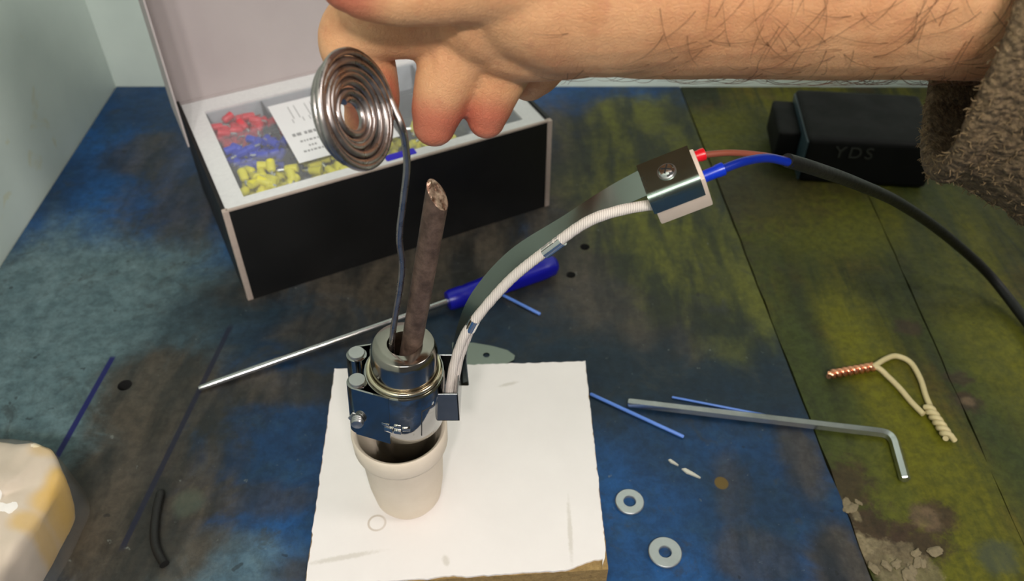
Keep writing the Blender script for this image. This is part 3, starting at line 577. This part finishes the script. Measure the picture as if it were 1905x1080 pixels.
# short black tube
q = spline([atz(300, 912, .0018), atz(292, 945, .0018), atz(287, 985, .0018), atz(290, 1018, .0018), atz(306, 1049, .0018)])
mb = MB().tube(q, [.0011, .0015] + [.0017]*(len(q)-4) + [.0018, .0019], 16); tag(mb.build('rubber_tube', SHEATH, ang=50), 'short curved black rubber tube lying on the blue board near the pen line', 'tube')

# twisted copper wire with a cream insulated loop
CREAM = simple('cream_insulation', lin(196, 180, 136), 0.55, 0, 0.1, 400); COPW = simple('copper_strand', (0.86, 0.40, 0.24), 0.28, 1.0, 0.15, 600)
tw = thing('twisted_wire', 'cream insulated wire loop with twisted bare copper end on the green plank', 'wire', atz(1620, 684))
a = atz(1541, 697, .0025); b = atz(1624, 682, .0025); d_ = (b-a); s1 = d_.normalized().orthogonal().normalized(); s2 = d_.normalized().cross(s1)
for ph in (0, PI):
    MB().tube([a + d_*(k/60) + (s1*math.cos(ph+k*.42) + s2*math.sin(ph+k*.42))*(.00120 if k > 3 else .0007) for k in range(61)], .00115, 9).build('copper_strand', COPW, tw, ang=80)
MB().tube(spline([atz(1617, 684, .0016), atz(1630, 678, .0024), atz(1648, 667, .002), atz(1668, 662, .0014), atz(1694, 674, .0014), atz(1712, 704, .0014), atz(1722, 735, .0014), atz(1730, 754, .0016)]), .00125, 12).build('insulated_strand', CREAM, tw, ang=80)
MB().tube(spline([atz(1617, 682, .0026), atz(1634, 684, .0022), atz(1652, 700, .0014), atz(1674, 722, .0014), atz(1696, 748, .0014), atz(1718, 770, .0016)]), .00125, 12).build('insulated_strand', CREAM, tw, ang=80)
a = atz(1726, 756, .0025); b = atz(1764, 812, .0025); d_ = (b-a); s1 = d_.normalized().cross(Vector((0, 0, 1))); s2 = Vector((0, 0, 1))
for ph in (0, PI):
    MB().tube([a + d_*(k/50) + (s1*math.cos(ph+k*.36) + s2*math.sin(ph+k*.36))*.00125 for k in range(51)] + ([atz(1776, 819, .0014)] if ph else []), .0012, 10).build('twisted_strand', CREAM, tw, ang=80)

# crumbs of old plaster at the joint of the boards
for i in range(14):
    cx_, cy_ = random.choice(((1605, 1005), (1650, 1050), (1700, 1062), (1588, 948), (1712, 1040))); p = atz(cx_+random.uniform(-26, 26), cy_+random.uniform(-18, 18))
    bm = bmesh.new(); bmesh.ops.create_icosphere(bm, subdivisions=3, radius=1)
    r = random.uniform(.0008, .0019)
    for v in bm.verts: v.co *= 1 + 0.55*noise.noise(v.co*1.4 + Vector((i*7, 0, 0))) + 0.25*noise.noise(v.co*4 + Vector((i*7, 0, 0)))
    M = Matrix.Translation((p.x, p.y, r*.16)) @ Matrix.Rotation(random.uniform(0, 6), 4, 'Z') @ Matrix.Diagonal((r*1.7, r, r*.28, 1))
    tag(MB().bm(bm, M).build('plaster_crumb', simple('crumb', lin(118, 106, 82), 0.95, 0, 0.45, 900, 0.6) if i == 0 else bpy.data.materials['crumb'], ang=60), 'pale crumb of plaster stuck at the joint of blue board and green plank', 'crumb', 'plaster crumbs at the board joint')

# black adapter with faint lettering, half under the cuff
ad = thing('black_adapter', 'black plastic adapter with faint grey lettering on the bench near the cuff', 'adapter', atz(1580, 345))
ADM = simple('matte_black_plastic', lin(9, 10, 10), 0.65, 0, 0.2, 60, Specular_IOR_Level=0.2); f0 = atz(1482, 338); f1 = atz(1722, 352); AU = (f1-f0).normalized(); AV = Vector((-AU.y, AU.x, 0)); AM = frame(f0, AU, AV, Vector((0, 0, 1))); al = (f1-f0).length
MB().box((0, 0, 0), (al, 0.055, 0.030), AM, 0.004, seg=4).build('body', ADM, ad, ang=50)
MB().box((-0.0005, -0.0006, 0.002), (0.0006, 0.052, 0.028), AM, 0.0004).build('seam', simple('seam_grey_blue', lin(40, 58, 66), 0.4), ad)
MB().box((-0.013, 0.014, 0.004), (0.0, 0.050, 0.024), AM, 0.002, seg=3).build('plug_block', ADM, ad, ang=50)
cu = bpy.data.curves.new('lettering', 'FONT'); cu.body = 'YDS'; cu.size = 0.0105; cu.extrude = 0.0002; cu.space_character = 1.25
tmp = bpy.data.objects.new('tmp', cu); C.objects.link(tmp); bpy.context.view_layer.update()
me = bpy.data.meshes.new_from_object(tmp.evaluated_get(bpy.context.evaluated_depsgraph_get())); bpy.data.objects.remove(tmp)
lt = bpy.data.objects.new('lettering', me); C.objects.link(lt); lt.parent = ad; me.materials.clear(); me.materials.append(simple('faint_print', lin(40, 42, 39), 0.6))
lt.matrix_world = AM @ Matrix.Translation((0.016, -0.0002, 0.0185)) @ Matrix.Rotation(PI/2, 4, 'X')
lt.matrix_parent_inverse = ad.matrix_basis.inverted(); lt.matrix_basis = AM @ Matrix.Translation((0.016, -0.0002, 0.0185)) @ Matrix.Rotation(PI/2, 4, 'X')
tag(lt, 'faint grey letters')

# ---------------------------------------------------------------- plastic bag at the near left
bagT = [atz(-130, 800, .030), atz(0, 808, .032), atz(60, 814, .032), atz(98, 828, .031), atz(117, 878, .028), atz(72, 960, .029), atz(0, 1062, .030), atz(-60, 1150, .030), atz(-200, 1150, .030)]
t = NT('bag_contents'); n1 = t.noise(45, 4, 0.6, 0.5); col = t.mix(n1, lin(214, 206, 200), lin(240, 236, 232))
for x, y, rx, ry, am in ((106, 885, .0050, .0085, .9), (82, 918, .0055, .006, .8), (45, 962, .0055, .0045, .7), (20, 806, .05, .0022, .75), (85, 830, .006, .004, .45)):
    col = t.mix(t.math('MULTIPLY', t.blob(atz(x, y, .031), rx, ry, n1, 0.4, 0.5), am), col, lin(232, 196, 84))
t.set(Base_Color=col, Roughness=0.5); t.bump(t.noise(120, 3), 0.3, 0.001); BAG = t.m
bag = thing('plastic_bag', 'clear plastic bag of white and yellow foam at the near left of the bench', 'bag', atz(-40, 1000))
def bagmesh(outl, zt, inset, grow, M0, seed, flare=0.0, side=None):
    cen = sum(outl, Vector())/len(outl); dense = []
    for i in range(len(outl)):
        for k in range(8): dense.append(outl[i].lerp(outl[(i+1) % len(outl)], k/8))
    n = len(dense); sm = [(dense[i-2]+dense[i-1]*2+dense[i]*3+dense[(i+1) % n]*2+dense[(i+2) % n])/9 for i in range(n)]
    vs = []; fs = []; rings = (side or []) + [(1.02+flare, 0.0), (1.02+flare*.8, .2), (1.015+flare*.5, .55), (1.005, .85), (.985, .97), (.93, 1.02), (.84, 1.05), (.72, 1.07), (.58, 1.08), (.42, 1.09), (.25, 1.1), (.1, 1.1)]
    if side: rings = side + rings[len(side)+4:]
    for f, h in rings:
        for i, p in enumerate(sm):
            q = cen + (p-cen)*f*grow; q.z = zt*h*p.z/0.030
            d_ = noise.noise((q.x*70, q.y*70, seed))*.0022 + noise.noise((q.x*220, q.y*220, seed))*.0008
            q.z = max(0.0002, q.z + (d_*1.3 if h > .9 else 0)); q.x += d_*.5 if 0 < h < .9 else 0; vs.append(q)
    for r in range(len(rings)-1):
        for i in range(n): fs.append((r*n+i, r*n+(i+1) % n, (r+1)*n+(i+1) % n, (r+1)*n+i))
    fs.append(tuple((len(rings)-1)*n+i for i in range(n))); return MB().add(vs, fs)
bagmesh(bagT, .0285, 0, 0.985, None, 3.3, side=[(.80, .02), (.88, .25), (.955, .62), (.985, .85)]).build('foam_contents', BAG, bag, ang=80)
bagmesh(bagT, .0295, 0, 1.0, None, 8.1, 0.045).build('film', clear('bag_film', (0.86, 0.80, 0.72), 0.10, 0.25), bag, ang=80)

# ---------------------------------------------------------------- the hand
def ball_chain(mb, pts, n=20, sub=6):
    P = spline([p for p, r in pts], sub); Rr = []
    for i in range(len(pts)-1):
        for k in range(sub): s_ = k/sub; s_ = s_*s_*(3-2*s_)*.5 + s_*.5; Rr.append(pts[i][1]*(1-s_) + pts[i+1][1]*s_)
    Rr.append(pts[-1][1])
    d0 = (P[0]-P[1]).normalized(); d1_ = (P[-1]-P[-2]).normalized()
    pre = [(P[0]+d0*Rr[0]*math.sin(a), Rr[0]*math.cos(a)) for a in (1.5, 1.2, .8, .4)]; post = [(P[-1]+d1_*Rr[-1]*math.sin(a), Rr[-1]*math.cos(a)) for a in (.3, .6, .9, 1.2, 1.45)]
    mb.tube([p for p, _ in pre]+P+[p for p, _ in post], [r for _, r in pre]+Rr+[r for _, r in post], n)
hm = MB(); K = aty
ball_chain(hm, [(K(2350, -120, .217), .029), (K(2060, -106, .216), .0305), (K(1880, -98, .214), .0325), (K(1600, -82, .211), .0300), (K(1330, -66, .209), .0275), (K(1180, -58, .208), .0265)], 32)   # forearm, wrist
ball_chain(hm, [(K(1260, -70, .206), .0262), (K(1120, -64, .205), .0265), (K(1000, -44, .205), .0245), (K(930, -14, .207), .0190)], 32)                                   # palm, heel
ball_chain(hm, [(K(1150, -80, .225), .024), (K(980, -50, .226), .022), (K(900, -30, .226), .018)], 28)                                                                   # back of the hand
ball_chain(hm, [(K(1060, 20, .203), .0170), (K(980, 40, .204), .0150), (K(900, 30, .205), .0130)], 24)                                                                   # little-finger side
ball_chain(hm, [(K(930, -20, .206), .0150), (K(810, 16, .208), .0120), (K(700, 40, .2095), .0102), (K(658, 70, .2095), .0094), (K(676, 130, .2085), .0090), (K(690, 186, .2065), .0080), (K(684, 216, .2055), .0066)], 24)   # index
ball_chain(hm, [(K(930, 0, .208), .0130), (K(880, 60, .206), .0110), (K(838, 130, .203), .0087), (K(816, 196, .201), .0073), (K(808, 232, .200), .0060)], 22)             # middle
ball_chain(hm, [(K(985, 10, .208), .0125), (K(960, 70, .206), .0100), (K(928, 140, .204), .0078), (K(911, 195, .2025), .0064), (K(905, 222, .202), .0053)], 22)           # ring
ball_chain(hm, [(K(1060, 10, .214), .0110), (K(1030, 80, .216), .0085), (K(1000, 130, .216), .0070), (K(984, 150, .216), .0058)], 20)                                     # little
ball_chain(hm, [(K(1080, -90, .198), .0190), (K(950, -70, .195), .0150), (K(840, -44, .193), .0108), (K(750, -30, .192), .0096), (K(680, -32, .192), .0085), (K(650, -36, .192), .0072)], 24)   # thumb
ho = hm.build('hand', [], None)
md = ho.modifiers.new('r', 'REMESH'); md.mode = 'VOXEL'; md.voxel_size = 0.0009
ms = ho.modifiers.new('s', 'SMOOTH'); ms.factor = 0.5; ms.iterations = 6
bpy.context.view_layer.update()
me = bpy.data.meshes.new_from_object(ho.evaluated_get(bpy.context.evaluated_depsgraph_get())); bpy.data.objects.remove(ho)
t = NT('skin'); n1 = t.noise(60, 4); n2 = t.noise(320, 3); n3 = t.noise(1500, 2)
cr = t.n('ShaderNodeTexVoronoi', feature='DISTANCE_TO_EDGE'); t.put(cr.inputs['Vector'], t.co); cr.inputs['Scale'].default_value = 900
col = t.mix(t.ramp(n1, 0.3, 0.7), lin(212, 150, 106), lin(230, 174, 128)); col = t.mix(t.ramp(n2, 0.5, 0.75, 0, 0.3), col, lin(204, 130, 98))
def tip(p, r, am, c_):
    global col
    d = t.vm('LENGTH', t.vm('SUBTRACT', t.co, tuple(p)), out=1); col = t.mix(t.ramp(d, r*.4, r, am, 0.0), col, c_)
for p, r in ((K(808, 246, .197), .015), (K(905, 236, .199), .014), (K(698, 200, .199), .014), (K(650, -36, .19), .014)): tip(p, r, 0.75, lin(190, 92, 74))
t.set(Base_Color=col, Roughness=t.ramp(n2, 0.3, 0.7, 0.42, 0.56)); t.b.inputs['Subsurface Weight'].default_value = 0.12; t.b.inputs['Subsurface Scale'].default_value = 0.003; t.b.inputs['Subsurface Radius'].default_value = (1, .35, .2)
wr = t.n('ShaderNodeTexWave', wave_type='BANDS'); t.put(wr.inputs[0], t.co); wr.inputs['Scale'].default_value = 55; wr.inputs['Distortion'].default_value = 6; wr.inputs['Detail'].default_value = 2; wr.inputs['Detail Scale'].default_value = 2
crease = t.math('MULTIPLY', wr.outputs['Fac'], t.ramp(t.vm('LENGTH', t.vm('SUBTRACT', t.co, tuple(K(850, 50, .197))), out=1), .010, .022, 1, 0))
t.bump(t.math('ADD', t.math('MULTIPLY', t.math('MINIMUM', cr.outputs['Distance'], 0.15), 2.0), t.math('ADD', t.math('MULTIPLY', n2, 0.5), t.math('MULTIPLY', crease, 0.9))), 0.32, 0.0009); SKIN = t.m
me.materials.clear(); me.materials.append(SKIN); me.polygons.foreach_set('use_smooth', [True]*len(me.polygons))
ps = bpy.data.objects.new('person', me); C.objects.link(ps)
tag(ps, 'bare hand and hairy forearm reaching in from the right, holding the solder coil', 'person')
# hairs on the forearm
hb_ = MB(); bvh = BVHTree.FromPolygons([v.co for v in me.vertices], [p.vertices[:] for p in me.polygons]); cnt = 0
xs = [p for p in me.polygons if p.center.x > 0.012 and p.center.z < 0.30]
for i in range(2400):
    p = random.choice(xs); c_ = p.center.copy(); nrm = p.normal
    if random.random() > min(1, max(0.05, (c_.x-0.005)/0.085)): continue
    d_ = (Vector((random.gauss(-.35, .7), random.gauss(-.2, .5), random.gauss(-.5, .8)))); d_ = (d_ - nrm*d_.dot(nrm)).normalized(); ln = random.uniform(.006, .015); cv = random.uniform(-.9, .9); s_ = nrm.cross(d_)
    q = []
    for k in range(6):
        f = k/5; r_ = c_ + d_*ln*f + s_*cv*ln*f*f*.6; h = bvh.find_nearest(r_); q.append((h[0] + h[1]*(.0003 + .0010*math.sin(f*2.2)) if k else c_))
    hb_.tube(q, [.00007, .000065, .00006, .00005, .00004, .00002], 3, caps=False)
tag(hb_.build('arm_hair', simple('hair_brown', lin(88, 54, 30), 0.5), ps), 'fine brown hairs on the forearm', kind='stuff')

# ---------------------------------------------------------------- brown woollen sleeve
t = NT('brown_wool'); n1 = t.noise(420, 5, 0.75); n2 = t.noise(60, 3); vo = t.n('ShaderNodeTexVoronoi'); t.put(vo.inputs['Vector'], t.stretch(1, 1, 1)); vo.inputs['Scale'].default_value = 620
col = t.mix(t.ramp(n1, 0.35, 0.65), lin(58, 44, 30), lin(140, 116, 86)); col = t.mix(t.ramp(vo.outputs['Distance'], 0.1, 0.6, 0, 0.5), col, lin(96, 78, 54))
t.set(Base_Color=col, Roughness=0.95); t.bump(t.math('ADD', n1, t.math('MULTIPLY', vo.outputs['Distance'], -1)), 0.9, 0.0015); WOOL = t.m
C0 = K(1846, -50, .214); Bt = K(1722, 272, .206); Fp = K(1868, 100, .172)
D = K(1905, 352, .206) - K(1722, 285, .206); D.y = 0.004; D.normalize(); DA = (K(2350, -120, .215) - K(1900, -100, .213)).normalized()
vb = Bt - C0; vf = Fp - C0; vs = []; fs = []; n = 220; rows = []
hem = [(-.0, .93), (-.0012, .955), (-.0020, .985), (-.0016, 1.02), (0.0, 1.045), (.002, 1.05), (.0045, 1.035), (.007, 1.01)] + [(.007 + .0021*k, 1.01 + .0016*k) for k in range(1, 90)]
inner = [(.05, .90), (.02, .92), (.006, .925)]
for (dz_, f) in inner + hem:
    for k in range(n):
        a = 2*PI*k/n; r_ = vb*math.cos(a) + vf*math.sin(a); Dk = D.lerp(DA, min(1, 1.15*(1-math.cos(a))/2)); p = C0 + r_*f*(1 + .34*max(0, math.sin(a))*min(1, max(0, dz_)/.05)) + Dk*dz_ + Vector((0, 0, .006))*min(1, max(0, dz_)/.05)*max(0, -math.cos(a))
        w_ = .0018*noise.noise((p.x*45, p.y*45, p.z*45)) + .0011*noise.noise((p.x*260, p.y*260, p.z*260)) + .0007*noise.noise((p.x*700, p.y*700, p.z*700))
        if dz_ <= 0: w_ *= .7
        vs.append(p + r_.normalized()*w_ + D*w_*.6)
R0 = len(inner+hem)
for i in range(R0-1):
    for k in range(n): fs.append((i*n+k, i*n+(k+1) % n, (i+1)*n+(k+1) % n, (i+1)*n+k))
so = MB().add(vs, fs).build('sleeve', WOOL, ps, ang=180)
tag(so, 'brown fuzzy woollen sleeve cuff')
fz = MB(); polys = [p for p in so.data.polygons if p.index > 3*n]
for i in range(11000):
    p = random.choice(polys); c_ = p.center.copy(); nrm = p.normal if p.normal.dot(c_-(C0+D*.03)) > 0 else -p.normal
    d_ = (nrm*random.uniform(.1, .8) + Vector((random.gauss(0, 1), random.gauss(0, 1), random.gauss(0, 1)))*.7).normalized(); d2_ = (d_ + Vector((random.gauss(0, 1), random.gauss(0, 1), random.gauss(0, 1)))*.8).normalized(); ln = random.uniform(.0005, .0013)
    fz.tube([c_, c_+d_*ln, c_+d_*ln+d2_*ln*.8], [.00016, .00014, .00008], 3, caps=False)
tag(fz.build('wool_fibre', simple('wool_fibre', lin(124, 102, 72), 0.95, 0, 0.3, 300), so), kind='stuff')
